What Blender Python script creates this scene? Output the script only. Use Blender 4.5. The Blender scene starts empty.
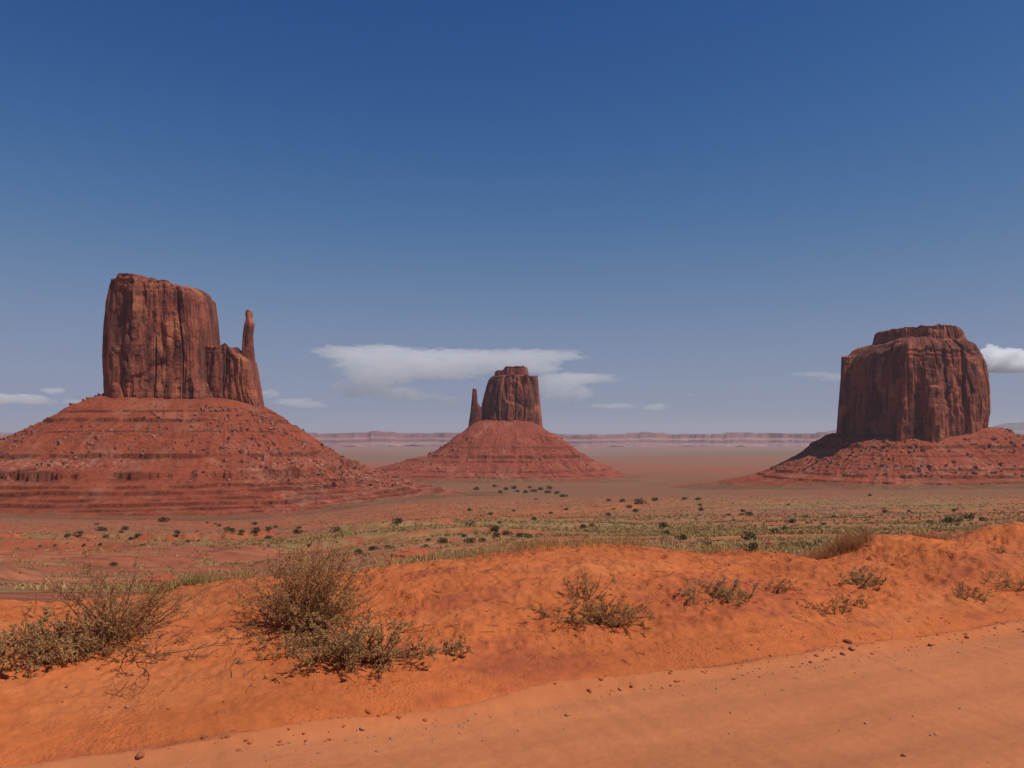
import bpy, math, random
import numpy as np

# ---------------------------------------------------------------- camera, sky, sun, exposure
scn = bpy.context.scene
F = 800.0            # focal length in pixels of a 1024 px wide frame
HZ = 433.0           # image row of the eye-level horizon
EYE = 2.0            # eye height above the road; the camera stands at the origin
cam = bpy.data.cameras.new('camera'); camo = bpy.data.objects.new('camera', cam)
scn.collection.objects.link(camo); scn.camera = camo
camo.location = (0, 0, 0); camo.rotation_euler = (math.radians(90), 0, 0)
cam.sensor_width = 36.0; cam.lens = 36.0 * F / 1024; cam.shift_y = (HZ - 384) / 1024
cam.clip_start = 0.05; cam.clip_end = 300000

SUN_EL, SUN_AZ = math.radians(57), math.atan2(-0.42, 0.91)      # azimuth of the sun in the xy plane
sd = np.array([math.cos(SUN_EL)*math.cos(SUN_AZ), math.cos(SUN_EL)*math.sin(SUN_AZ), math.sin(SUN_EL)])
world = bpy.data.worlds.new('World'); scn.world = world; world.use_nodes = True
wn = world.node_tree; bgn = wn.nodes['Background']
sky = wn.nodes.new('ShaderNodeTexSky'); sky.sky_type = 'NISHITA'; sky.sun_disc = False
sky.sun_elevation = SUN_EL; sky.sun_rotation = math.pi/2 - SUN_AZ
sky.altitude = 1700; sky.air_density = 1.0; sky.dust_density = 0.0; sky.ozone_density = 1.0
hs = wn.nodes.new('ShaderNodeHueSaturation'); hs.inputs['Saturation'].default_value = 1.25
wn.links.new(sky.outputs[0], hs.inputs['Color']); 
sp_ = wn.nodes.new('ShaderNodeSeparateColor'); cb_ = wn.nodes.new('ShaderNodeCombineColor'); wn.links.new(hs.outputs[0], sp_.inputs[0])
def mth(op, a_, b_):
    m_ = wn.nodes.new('ShaderNodeMath'); m_.operation = op
    for k_, v_ in enumerate((a_, b_)):
        if isinstance(v_, (int, float)): m_.inputs[k_].default_value = v_
        else: wn.links.new(v_, m_.inputs[k_])
    return m_.outputs[0]
for i_, (a_, b_) in enumerate(((1.40, .390), (.88, .200), (.84, .130))):     # the camera's shouldered response to the sky, per channel
    x2 = mth('POWER', sp_.outputs[i_], 2.0)
    wn.links.new(mth('DIVIDE', mth('MULTIPLY', x2, a_), mth('ADD', mth('MULTIPLY', x2, b_), 1.0)), cb_.inputs[i_])
wn.links.new(cb_.outputs[0], bgn.inputs[0])
bgn.inputs[1].default_value = 0.078
sun = bpy.data.lights.new('sun', 'SUN'); suno = bpy.data.objects.new('sun', sun); scn.collection.objects.link(suno)
sun.energy = 4.4; sun.angle = math.radians(0.5); sun.color = (1, 0.95, 0.87)
from mathutils import Vector
suno.rotation_euler = Vector(sd).to_track_quat('Z', 'Y').to_euler(); suno.location = (0, 0, 50)
scn.view_settings.view_transform = 'Standard'; scn.view_settings.look = 'None'
scn.view_settings.exposure = -0.12; scn.view_settings.gamma = 1
scn.cycles.volume_bounces = 24; scn.cycles.max_bounces = 24; scn.cycles.diffuse_bounces = 4

# ---------------------------------------------------------------- helpers
def link(o): scn.collection.objects.link(o); return o
def tag(o, label=None, cat=None, group=None, kind=None):
    for k, v in (('label', label), ('category', cat), ('group', group), ('kind', kind)):
        if v: o[k] = v
    return o
def np_mesh(name, V, Q=None, T=None, mat=None, parent=None, smooth=True, col=None):
    V = np.asarray(V, np.float32)
    me = bpy.data.meshes.new(name)
    nq = 0 if Q is None else len(Q); nt = 0 if T is None else len(T)
    me.vertices.add(len(V)); me.vertices.foreach_set('co', V.ravel())
    me.loops.add(nq*4 + nt*3)
    idx = []; tot = []
    if nq: idx.append(np.asarray(Q, np.int32).ravel()); tot.append(np.full(nq, 4, np.int32))
    if nt: idx.append(np.asarray(T, np.int32).ravel()); tot.append(np.full(nt, 3, np.int32))
    idx = np.concatenate(idx); tot = np.concatenate(tot)
    me.loops.foreach_set('vertex_index', idx)
    me.polygons.add(nq + nt)
    st = np.concatenate([[0], np.cumsum(tot)[:-1]]).astype(np.int32)
    me.polygons.foreach_set('loop_start', st)
    me.polygons.foreach_set('use_smooth', np.full(nq + nt, smooth, bool))
    if col is not None:
        a = me.attributes.new('soil', 'FLOAT_COLOR', 'POINT')
        a.data.foreach_set('color', np.concatenate([col, np.ones((len(col), 1))], 1).astype(np.float32).ravel())
    me.update(calc_edges=True); me.validate()
    if mat: me.materials.append(mat)
    o = bpy.data.objects.new(name, me); link(o)
    if parent: o.parent = parent
    return o
def empty(name, loc=(0, 0, 0)):
    o = bpy.data.objects.new(name, None); link(o); o.location = loc; return o

def _h(ix, iy, iz, s):
    with np.errstate(over='ignore'):
        h = (ix.astype(np.int64)*374761393 + iy.astype(np.int64)*668265263 + iz.astype(np.int64)*2147483647 + s*974634777) & 0xffffffff
        h = ((h ^ (h >> 13)) * 1274126177) & 0xffffffff
        h = ((h ^ (h >> 16)) * 2246822519) & 0xffffffff
    return ((h ^ (h >> 15)) & 0xffff) / 32767.5 - 1.0
def n2(x, y, s=0):
    fx = np.floor(x); fy = np.floor(y); tx = x-fx; ty = y-fy
    tx = tx*tx*tx*(tx*(tx*6-15)+10); ty = ty*ty*ty*(ty*(ty*6-15)+10); z = np.zeros_like(fx)
    a = _h(fx, fy, z, s); b = _h(fx+1, fy, z, s); c = _h(fx, fy+1, z, s); d = _h(fx+1, fy+1, z, s)
    return (a+(b-a)*tx)*(1-ty) + (c+(d-c)*tx)*ty
def n3(x, y, z, s=0):
    fz = np.floor(z); tz = z-fz; tz = tz*tz*tz*(tz*(tz*6-15)+10)
    fx = np.floor(x); fy = np.floor(y); tx = x-fx; ty = y-fy
    tx = tx*tx*tx*(tx*(tx*6-15)+10); ty = ty*ty*ty*(ty*(ty*6-15)+10)
    def lay(k):
        a = _h(fx, fy, k, s); b = _h(fx+1, fy, k, s); c = _h(fx, fy+1, k, s); d = _h(fx+1, fy+1, k, s)
        return (a+(b-a)*tx)*(1-ty) + (c+(d-c)*tx)*ty
    return lay(fz)*(1-tz) + lay(fz+1)*tz
def fbm2(x, y, oct=5, s=0, g=.5):
    r = 0; a = 1; t = 0
    for i in range(oct): r = r + a*n2(x*2**i+i*17.3, y*2**i-i*9.1, s+i); t += a; a *= g
    return r/t
def sm(x, a, b):
    t = np.clip((x-a)/(b-a), 0, 1); return t*t*(3-2*t)
def grid_faces(nu, nv, wrap):
    i = np.arange(nv-1)[:, None]*nu; j = np.arange(nu if wrap else nu-1)[None, :]; k = (j+1) % nu
    return np.stack([i+j, i+k, i+nu+k, i+nu+j], -1).reshape(-1, 4)

# ---------------------------------------------------------------- materials
def mat(name):
    m = bpy.data.materials.new(name); m.use_nodes = True
    nt = m.node_tree; b = nt.nodes['Principled BSDF']; b.inputs['Roughness'].default_value = .95
    b.inputs['Specular IOR Level'].default_value = .15
    return m, nt, b
def nd(nt, t, **k):
    n = nt.nodes.new(t)
    for a, v in k.items():
        if a in ('op',): n.operation = v
        else: n.inputs[a].default_value = v
    return n
def noise(nt, vec, scale, detail=6, rough=.6, dist=0):
    n = nt.nodes.new('ShaderNodeTexNoise'); n.inputs['Scale'].default_value = scale
    n.inputs['Detail'].default_value = detail; n.inputs['Roughness'].default_value = rough
    n.inputs['Distortion'].default_value = dist
    nt.links.new(vec, n.inputs['Vector']); return n.outputs['Fac']
def ramp(nt, fac, stops):
    r = nt.nodes.new('ShaderNodeValToRGB'); e = r.color_ramp.elements
    while len(e) < len(stops): e.new(.5)
    for q, (p, c) in zip(e, stops):
        q.position = p; q.color = (c, c, c, 1) if isinstance(c, (int, float)) else (*c, 1)
    nt.links.new(fac, r.inputs[0]); return r.outputs[0]
def mix(nt, fac, a, b, mode='MIX'):
    m = nt.nodes.new('ShaderNodeMix'); m.data_type = 'RGBA'; m.blend_type = mode
    for sock, v in ((m.inputs[0], fac), (m.inputs[6], a), (m.inputs[7], b)):
        if hasattr(v, 'links') or hasattr(v, 'is_linked'): nt.links.new(v, sock)
        elif isinstance(v, (int, float)): sock.default_value = v
        else: sock.default_value = (*v, 1)
    return m.outputs[2]
def vmul(nt, vec, s):
    m = nt.nodes.new('ShaderNodeVectorMath'); m.operation = 'MULTIPLY'; m.inputs[1].default_value = s
    nt.links.new(vec, m.inputs[0]); return m.outputs[0]
def pos(nt): return nt.nodes.new('ShaderNodeNewGeometry').outputs['Position']
def bump(nt, b, h, strength, dist):
    n = nt.nodes.new('ShaderNodeBump'); n.inputs['Strength'].default_value = strength; n.inputs['Distance'].default_value = dist
    nt.links.new(h, n.inputs['Height']); nt.links.new(n.outputs[0], b.inputs['Normal'])
def attr(nt):
    a = nt.nodes.new('ShaderNodeAttribute'); a.attribute_name = 'soil'; return a.outputs['Color']

# soil: base colour per place (sand, red clay, grass cover) broken up by noise at several real sizes
def soil_mat(name, grain=1.0, bs=.55):
    m, nt, b = mat(name); p = pos(nt)
    big = ramp(nt, noise(nt, p, .35, 8, .65), [(.3, .76), (.7, 1.18)] if bs > .5 else [(.3, .90), (.7, 1.08)])
    fine = ramp(nt, noise(nt, p, 9, 6, .7), [(.3, .80), (.72, 1.15)])
    c = mix(nt, 1.0, attr(nt), big, 'MULTIPLY'); c = mix(nt, grain, c, fine, 'MULTIPLY')
    vo = nt.nodes.new('ShaderNodeTexVoronoi'); vo.inputs['Scale'].default_value = 26; nt.links.new(p, vo.inputs['Vector'])
    peb = ramp(nt, vo.outputs['Distance'], [(.05, 1.0), (.13, 0.0)])
    sel = ramp(nt, noise(nt, p, 6.0, 3, .6), [(.58, 0), (.66, 1)])
    pm = mix(nt, 1.0, peb, sel, 'MULTIPLY')
    c = mix(nt, pm, c, mix(nt, 1.0, c, (.62, .6, .6), 'MULTIPLY'))
    nt.links.new(c, b.inputs['Base Color'])
    if bs < .5:      # wheel-swept streaks along the road
        mp = nt.nodes.new('ShaderNodeMapping'); mp.vector_type = 'POINT'; mp.inputs['Rotation'].default_value = (0, 0, -math.radians(23.8)); mp.inputs['Scale'].default_value = (1, 1, 1)
        nt.links.new(p, mp.inputs[0]); sw = ramp(nt, noise(nt, vmul(nt, mp.outputs[0], (.18, 1.6, 1)), 1.6, 5, .6), [(.3, .88), (.7, 1.09)])
        c = mix(nt, 1.0, c, sw, 'MULTIPLY'); nt.links.new(c, b.inputs['Base Color'])
    if bs < .5: bump(nt, b, noise(nt, p, 60, 8, .75), bs, .02)
    else:            # crumbly crust: little lumps in patches over fine grain
        v2 = nt.nodes.new('ShaderNodeTexVoronoi'); v2.inputs['Scale'].default_value = 38; nt.links.new(p, v2.inputs['Vector'])
        msk = ramp(nt, noise(nt, p, 1.6, 5, .65), [(.46, 0), (.60, 1)])
        hh_ = mix(nt, .55, noise(nt, p, 26, 9, .78), mix(nt, 1.0, v2.outputs['Distance'], msk, 'MULTIPLY')); bump(nt, b, hh_, .75, .035)
    return m
M_soil = soil_mat('desert_soil'); M_road = soil_mat('packed_dirt', .35, .22)

def rock_mat(name, k, streak=1.0, hue=(1, 1, 1), S=1.0):
    m, nt, b = mat(name); p = pos(nt)
    st = noise(nt, vmul(nt, p, (1, 1, .16)), .060*S, 8, .62, 1.0)
    st2 = noise(nt, vmul(nt, p, (1, 1, .36)), .11*S, 7, .66, .8)
    bl = noise(nt, p, .022*S, 5, .55, .4)
    H = lambda c: tuple(a*b_*k for a, b_ in zip(c, hue))
    c = mix(nt, ramp(nt, st, [(.41, 0), (.58, 1)]), H((.135, .043, .033)), H((.36, .105, .060)))
    c = mix(nt, ramp(nt, bl, [(.54, 0), (.64, .85)]), c, H((.47, .165, .080)))
    c = mix(nt, ramp(nt, st2, [(.53, 0), (.63, .8)]), c, H((.075, .033, .030)))
    ly = noise(nt, vmul(nt, p, (.12, .12, 3.2)), .09*S, 5, .6)
    c = mix(nt, .22, c, mix(nt, 1.0, c, ramp(nt, ly, [(.35, .55), (.65, 1.25)]), 'MULTIPLY'))
    fn = ramp(nt, noise(nt, p, .5, 6, .7), [(.3, .75), (.7, 1.2)])
    c = mix(nt, 1.0, c, fn, 'MULTIPLY')
    nt.links.new(c, b.inputs['Base Color'])
    h = mix(nt, .15, noise(nt, vmul(nt, p, (1, 1, .45)), .16*S, 9, .72, .5), noise(nt, vmul(nt, p, (.3, .3, 2)), .3*S, 6, .65))
    bump(nt, b, h, 1.0, 5.0)
    return m
M_cliff = rock_mat('sandstone_cliff', 1.0)
M_cliff_far = rock_mat('sandstone_far', .92, S=.7)

def talus_mat():
    m, nt, b = mat('talus_scree'); p = pos(nt)
    c = attr(nt)
    c = mix(nt, 1.0, c, ramp(nt, noise(nt, p, .03, 8, .7), [(.3, .75), (.7, 1.2)]), 'MULTIPLY')
    c = mix(nt, 1.0, c, ramp(nt, noise(nt, p, .35, 6, .75), [(.3, .68), (.7, 1.25)]), 'MULTIPLY')
    ly = noise(nt, vmul(nt, p, (.05, .05, 2.0)), .12, 6, .65)
    c = mix(nt, .4, c, mix(nt, 1.0, c, ramp(nt, ly, [(.36, .66), (.62, 1.18)]), 'MULTIPLY'))
    nt.links.new(c, b.inputs['Base Color'])
    bump(nt, b, noise(nt, p, .3, 9, .75), 1.0, 3.0)
    return m
M_talus = talus_mat()

def plain_mat(name, c1, c2, scale=8, rough=.9, trans=0):
    m, nt, b = mat(name)
    c = ramp(nt, noise(nt, pos(nt), scale, 4, .6), [(.3, c1), (.7, c2)])
    nt.links.new(c, b.inputs['Base Color']); b.inputs['Roughness'].default_value = rough
    if trans:
        t = nt.nodes.new('ShaderNodeBsdfTranslucent'); nt.links.new(c, t.inputs[0])
        ms = nt.nodes.new('ShaderNodeMixShader'); ms.inputs[0].default_value = trans
        nt.links.new(b.outputs[0], ms.inputs[1]); nt.links.new(t.outputs[0], ms.inputs[2])
        nt.links.new(ms.outputs[0], nt.nodes['Material Output'].inputs['Surface'])
    return m
M_twig = plain_mat('dry_twigs', (.14, .065, .038), (.27, .13, .07), 20)
M_twig_pale = plain_mat('pale_twigs', (.22, .13, .07), (.36, .22, .12), 20)
M_leaf_brown = plain_mat('brown_leaves', (.44, .215, .075), (.62, .35, .13), 6, trans=.38)
M_leaf_grey = plain_mat('greygreen_leaves', (.42, .235, .085), (.60, .38, .165), 6, trans=.38)
M_leaf_tan = plain_mat('golden_grass', (.38, .22, .075), (.55, .34, .13), 3, trans=.38)
M_leaf_red = plain_mat('russet_grass', (.34, .15, .06), (.50, .25, .10), 3, trans=.38)
M_leaf_green = plain_mat('olive_grass', (.28, .20, .06), (.44, .31, .11), 3, trans=.38)
M_bush = plain_mat('juniper_green', (.055, .058, .028), (.13, .11, .05), .8)
M_scrub = plain_mat('low_scrub', (.22, .14, .055), (.46, .285, .115), .25)
M_stone = plain_mat('stone', (.27, .115, .06), (.45, .23, .135), 12)
M_stone_dark = plain_mat('dark_stone', (.24, .075, .035), (.36, .12, .055), 12)
M_boulder = plain_mat('boulder_rock', (.17, .052, .033), (.42, .17, .11), .15)

# ---------------------------------------------------------------- terrain
NX, NY = -.404, .915          # away from the road edge; (NY, -NX) runs along it
T0 = 5.46                     # distance of the road edge from the camera
TC = 9.0                      # distance of the bank's crest
crest_px = np.array([-200, 0, 60, 120, 180, 240, 300, 400, 450, 520, 580, 620, 680, 720, 760, 790, 820, 850, 880, 920, 960, 1000, 1024, 1200])
crest_y = np.array([606, 600, 601, 596, 588, 585, 579, 568, 564, 556, 550, 548, 553, 556, 549, 553, 564, 555, 535, 541, 540, 529, 526, 520])
_a = (crest_px-512)/F; _Y = TC/(NY+NX*_a); _s = _a*_Y*NY - _Y*NX
crest_z = -(crest_y-HZ)/F*_Y
LR = np.log(np.array([10, 15, 30, 60, 120, 250, 450, 700, 1000, 1500, 2100, 3000, 4500, 7000, 10000, 14000, 40000.]))
RL = np.array([.21, .208, .195, .172, .15, .134, .122, .113, .104, .078, .058, .046, .034, .025, .0175, .0130, .0045])
RCc = np.array([.17, .162, .150, .138, .126, .112, .0985, .089, .082, .0705, .0585, .046, .034, .025, .0175, .0130, .0045])
RR = np.array([.17, .160, .145, .132, .120, .108, .096, .086, .0785, .0695, .058, .046, .034, .025, .0175, .0130, .0045])

def H(x, y, cell=None):
    x = np.asarray(x, float); y = np.asarray(y, float)
    R = np.hypot(x, y)+1e-6; th = np.arctan2(x, np.maximum(y, 1e-6)); th = np.where(y <= 0, np.sign(x)*math.pi/2, th)
    az = np.tan(np.clip(th, -.9, .9)); ct = np.cos(np.clip(th, -.75, .75))
    lr = np.log(R); a, b, c = (np.interp(lr, LR, q) for q in (RL, RCc, RR))
    wl = sm(-az, .02, .38); wr = sm(az, 0, .4)
    far = -R*ct*(b*(1-wl)*(1-wr) + a*wl + c*wr)
    if cell is None: cell = R*.002
    amp = sm(R, 14, 60)*(1-sm(R, 2500, 6000)*.6)
    for i, L in enumerate((420, 170, 70, 30, 13, 5.5, 2.4, 1.0)):
        k = np.clip(L/cell/2.5-1, 0, 1)*amp*np.clip(R/(L*1.6), 0, 1)
        far = far + k*.011*L**.98*n2(x/L+3.1*i, y/L-7.7*i, 40+i)*(1.5 if L < 30 else 1)
    # eroded red ledges in the near valley
    led = n2(x/34, y/26, 71); rl = sm(led, .25, .32)*sm(R, 25, 45)*(1-sm(R, 260, 420))
    far = far + rl*.012*R*sm(-az, -.3, .3)*.8
    t = NX*x + NY*y; s = NY*x - NX*y
    cz = np.interp(s, _s, crest_z) + .05*n2(s/1.1, s*0, 5)
    tc = TC + .25*n2(s/2.6, s*0+.3, 6)
    toe = -EYE + .02
    u = np.clip((t-T0-.25)/(tc-T0-.25), 0, 1)
    prof = toe + (cz-toe)*(np.sin(u*math.pi/2)**.95*.75 + .25*sm(u, .15, .95))
    road = -EYE - .02*(np.exp(-((t-4.3+.1*n2(s/3, s*0, 17))/.2)**2)+np.exp(-((t-2.7+.1*n2(s/3, s*0, 18))/.22)**2)+.7*np.exp(-((t-3.7)/.12)**2))*(.6+.5*n2(s/2, t/2, 19)) + .004*n2(s/.10, t/1.2, 16) + .018*n2(x/2.2, y/.9, 8) + .012*n2(s/3.5, t/.35, 9)*sm(t, 0, 3)
    wob = .05*n2(s/1.7, s*0, 12)+.05*n2(s/.35, s*0, 13)
    e = t-T0+wob
    road = road + .070*np.exp(-((e+.02)/.10)**2)*(1+.6*n2(s/.9, t/.5, 14)) - .035*np.exp(-((e-.22)/.10)**2) + .03*np.exp(-((e-.62)/.2)**2)*(1+.7*n2(s/.7, t/.6, 15))
    near = road + (np.maximum(prof, road)-road)*sm(t, T0+.2, T0+1.0)
    bm = sm(t, T0+.25, T0+1.2)*(1-sm(t, 16, 30))
    rough = 0
    for i, (L, A) in enumerate(((1.5, .065), (.6, .036), (.26, .022), (.11, .026), (.05, .017))):
        q = n2(x/L*1.0+i, y/L*.8+i*3, 20+i)
        r_ = (1-np.abs(q)*2)*.6+q*.4 if i in (0, 1, 2) else q
        rough = rough + A*r_
    gul = n2(s/.55+.6*n2(s/.8, t/1.2, 33), t/3.2, 34)
    rough = rough - .09*np.clip(gul-.25, 0, 1)*sm(u, .05, .3)
    chip = n2((s+t)/.20, t/.10, 36); chip2 = n2(s/2, t/1.3, 37)
    rough = rough - .060*sm(chip, .42, .55)*sm(chip2, -.15, .2)*sm(u, .15, .4)
    near = near + rough*bm*(.28+.42*sm(s, -6, 6))
    micro = .007*n2(x/.07, y/.05, 50)+.004*n2(x/.03, y/.03, 51)
    near = near + micro*np.clip(1-R/25, 0, 1)*(.45+.55*sm(t, T0-.2, T0+.3))
    w = sm(t, tc+.15, tc+4.5)
    near = near - .26*np.clip(t-tc, 0, 4)*sm(t-tc, 0, .8)
    out = near*(1-w) + np.minimum(far, near+.0*far)*w
    out = np.where(t < -6, -EYE, out)
    return out

def at(px, py):
    """the point of the ground seen at a place in the photograph"""
    a = (px-512)/F; k = (py-HZ)/F
    Y = np.geomspace(3.5, 6000, 6000); hz = H(a*Y, Y); d = hz + k*Y
    i = int(np.argmax(d > 0))
    if d[i] <= 0: i = len(Y)-1
    return np.array([a*Y[i], Y[i], hz[i]])

def soil_colour(x, y):
    R = np.hypot(x, y); t = NX*x+NY*y; s = NY*x-NX*y; az = x/np.maximum(y, 1.0)
    C = lambda *c: np.array(c)[None, :]
    sand = C(.50, .130, .038); clay = C(.36, .085, .036); road = C(.47, .158, .062)
    tan = C(.34, .205, .082); olive = C(.215, .165, .066); brown = C(.25, .105, .062)
    def lerp(a, b, w): return a*(1-w[:, None]) + b*w[:, None]
    c = np.repeat(sand, len(x), 0)
    c = lerp(c, clay*1.0, .75*sm(fbm2(s/1.4, t/.5, 5, 61, .65), .02, .40))
    c = lerp(c, clay*.85, .35*sm(s, 1, 9)*sm(fbm2((s+t)/2.2, t/.5, 5, 76, .65), .0, .35)*sm(t, 6.2, 7.5))
    c = lerp(c, C(.55, .175, .060), .5*sm(fbm2(s/2.1, t/.8, 4, 62), .1, .5))
    w = 1-sm(t+.12*n2(s/1.7, s*0, 12), T0-.25, T0+.35)
    rc = lerp(np.repeat(road, len(x), 0), C(.50, .145, .046), sm(fbm2(s/5, t/.6, 4, 63), 0, .5)*.7)
    c = lerp(c, rc, w)
    # valley cover
    n1 = fbm2(x/22, y/12, 5, 64, .6); nb = fbm2(x/150, y/80, 4, 65); nn = fbm2(x/4, y/2.5, 4, 66, .7)
    left = sm(-az, .05, .35)
    v = np.repeat(clay, len(x), 0)*1.05
    v = lerp(v, brown, sm(nb, -.2, .4)*.7)
    cover = sm(n1+.5*nn+.25*nb+.22-.40*left, -.15, .45)
    cover = np.where(R > 300, cover*(1-.75*sm(nb+.6*np.exp(-((az+.02)/.2)**2)-.3*az, .0, .35)*(1-sm(R, 900, 1200))), cover)
    v = lerp(v, np.where((n1 > .1)[:, None], olive, tan), cover*.85)
    v = lerp(v, C(.32, .21, .085), sm(nn, .1, .4)*.6*(1-left*.5))
    v = lerp(v, C(.50, .17, .075), sm(-n1-.3*nn, .25, .5)*.6)
    sp = n2(x/1.3, y/.9, 69)*.6+n2(x/3.1, y/2.1, 70)*.6; v = v*(1-.28*sm(sp, .15, .45)[:, None])
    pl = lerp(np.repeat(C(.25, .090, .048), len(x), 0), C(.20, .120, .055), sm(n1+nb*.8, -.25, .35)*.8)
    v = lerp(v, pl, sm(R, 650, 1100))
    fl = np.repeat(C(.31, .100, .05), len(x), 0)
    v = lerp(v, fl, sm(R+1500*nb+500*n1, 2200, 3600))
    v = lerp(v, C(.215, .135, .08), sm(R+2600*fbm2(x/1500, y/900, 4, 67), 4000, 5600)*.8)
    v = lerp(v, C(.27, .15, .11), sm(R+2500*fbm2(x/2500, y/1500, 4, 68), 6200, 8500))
    w = sm(t+.8*nn+.6*n1, TC+.6, TC+3.5)
    return np.clip(lerp(c, v, w), .01, .9)

rng = np.random.default_rng(7)
th = np.concatenate([np.linspace(-40, 40, 1000), np.linspace(41.5, 318.5, 150)])*math.pi/180
rr = np.concatenate([np.geomspace(.3, 3.9, 30)[:-1], np.geomspace(3.9, 14, 400)[:-1], np.geomspace(14, 1500, 500)[:-1], np.geomspace(1500, 30000, 130)])
TH, RRr = np.meshgrid(th, rr)
gx = (RRr*np.sin(TH)).ravel(); gy = (RRr*np.cos(TH)).ravel(); cellv = np.maximum(RRr*.0035, .01).ravel()
gz = H(gx, gy, cellv)
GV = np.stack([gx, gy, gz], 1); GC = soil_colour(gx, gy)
GQ = grid_faces(len(th), len(rr), True)[:, ::-1]
fc = GV[GQ[:, 0]]; ft = NX*fc[:, 0]+NY*fc[:, 1]
isroad = (ft < T0+.03*n2(fc[:, 0]*6, fc[:, 1]*6, 3)) & (ft > -5.5) & (np.hypot(fc[:, 0], fc[:, 1]) < 400)
def sub(mask, name, m):
    q = GQ[mask]; u, inv = np.unique(q, return_inverse=True)
    return np_mesh(name, GV[u], Q=inv.reshape(-1, 4), mat=m, col=GC[u])
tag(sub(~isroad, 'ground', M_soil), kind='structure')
rd = sub(isroad, 'road', M_road); tag(rd, kind='structure')
# close the small hole under the camera
ci = np.arange(len(th)); cv = np.concatenate([GV[ci], [[0, 0, -EYE]]])
# (the innermost ring is joined to the road mesh by its own little fan)
fan = np_mesh('road_centre', cv, T=np.stack([ci, np.full(len(ci), len(ci)), (ci+1) % len(ci)], 1)[:, ::-1], mat=M_road, col=np.concatenate([GC[ci], GC[:1]]), parent=rd)

# ---------------------------------------------------------------- far mesas
def far_ridge(name, r0, r1, prof, seed, base, c1, c2, a0=-50, a1=50, nth=1400, nr=60, wob=1.0):
    th = np.linspace(a0, a1, nth)*math.pi/180; k = np.linspace(0, 1, nr)
    T, K = np.meshgrid(th, k)
    az = np.tan(T)
    edge = fbm2(az*9, az*0, 6, seed, .6)
    ro = r0 + (r1-r0)*K + 900*wob*edge
    top = prof(az*F+512, az)
    q = np.clip(K*1.6, 0, 1) + .10*fbm2(az*40, K*4, 4, seed+1)
    steps = .16*sm(q, .0, .10) + .10*sm(q, .1, .28) + .22*sm(q, .30, .36) + .12*sm(q, .36, .62) + .40*sm(q, .64, .70)
    base_z = base
    z = base_z + (top-base_z)*steps + 12*fbm2(az*60, K*6, 4, seed+2)
    V = np.stack([(ro*np.sin(T)).ravel(), (ro*np.cos(T)).ravel(), z.ravel()], 1)
    lay = fbm2(az*14, z/26, 4, seed+3)
    w = sm(lay, -.3, .4).ravel()[:, None]
    col = np.array(c1)*(1-w)+np.array(c2)*w
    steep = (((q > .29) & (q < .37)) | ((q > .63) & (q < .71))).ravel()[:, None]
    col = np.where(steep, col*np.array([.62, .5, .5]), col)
    return np_mesh(name, V, Q=grid_faces(nth, nr, False), mat=M_far, col=col)
mf, ntf, bf = mat('far_rock'); ntf.links.new(mix(ntf, 1.0, attr(ntf), ramp(ntf, noise(ntf, pos(ntf), .004, 8, .7), [(.3, .75), (.7, 1.2)]), 'MULTIPLY'), bf.inputs['Base Color']); M_far = mf
def prof1(px, az):
    y = 434.2 + 2.2*fbm2(px/110, px*0, 5, 91) - 1.3*sm(n2(px/38, px*0+.5, 92), .25, .33) - 1.0*sm(n2(px/17, px*0+.5, 93), .4, .45)
    y = y - 1.4*np.exp(-((px-370)/40)**2)
    return (HZ-y)/F*12500
h1 = far_ridge('hills', 10300, 13500, prof1, 90, -176, (.27, .135, .125), (.33, .185, .165)); tag(h1, kind='structure')
def prof2(px, az):
    y = 434 - 9.5*sm(px, 960, 1010) - 4*np.exp(-((px-838)/14)**2) - 3*sm(-px, -140, 100) + 1.2*fbm2(px/50, px*0, 4, 95)
    return (HZ-y)/F*23500
h2 = far_ridge('mountains', 21500, 26000, prof2, 94, -190, (.16, .14, .13), (.20, .17, .15), nth=700, nr=30, wob=.5); tag(h2, kind='structure')

# ---------------------------------------------------------------- buttes
def poly_plan(pts, n):
    """smooth closed plan outline in [-1,1], sampled with even arc length, counter-clockwise"""
    P = np.array(pts, float)
    for _ in range(3):
        Q = np.roll(P, -1, 0); P = np.stack([P*.75+Q*.25, P*.25+Q*.75], 1).reshape(-1, 2)
    P = P - np.array([(P[:, 0].max()+P[:, 0].min())/2, 0]); P[:, 0] /= P[:, 0].max()
    d = np.hypot(*(np.roll(P, -1, 0)-P).T); s = np.concatenate([[0], np.cumsum(d)]); Pc = np.vstack([P, P[:1]])
    t = np.linspace(0, s[-1], n, endpoint=False)
    return np.stack([np.interp(t, s, Pc[:, 0]), np.interp(t, s, Pc[:, 1])], 1)

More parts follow.
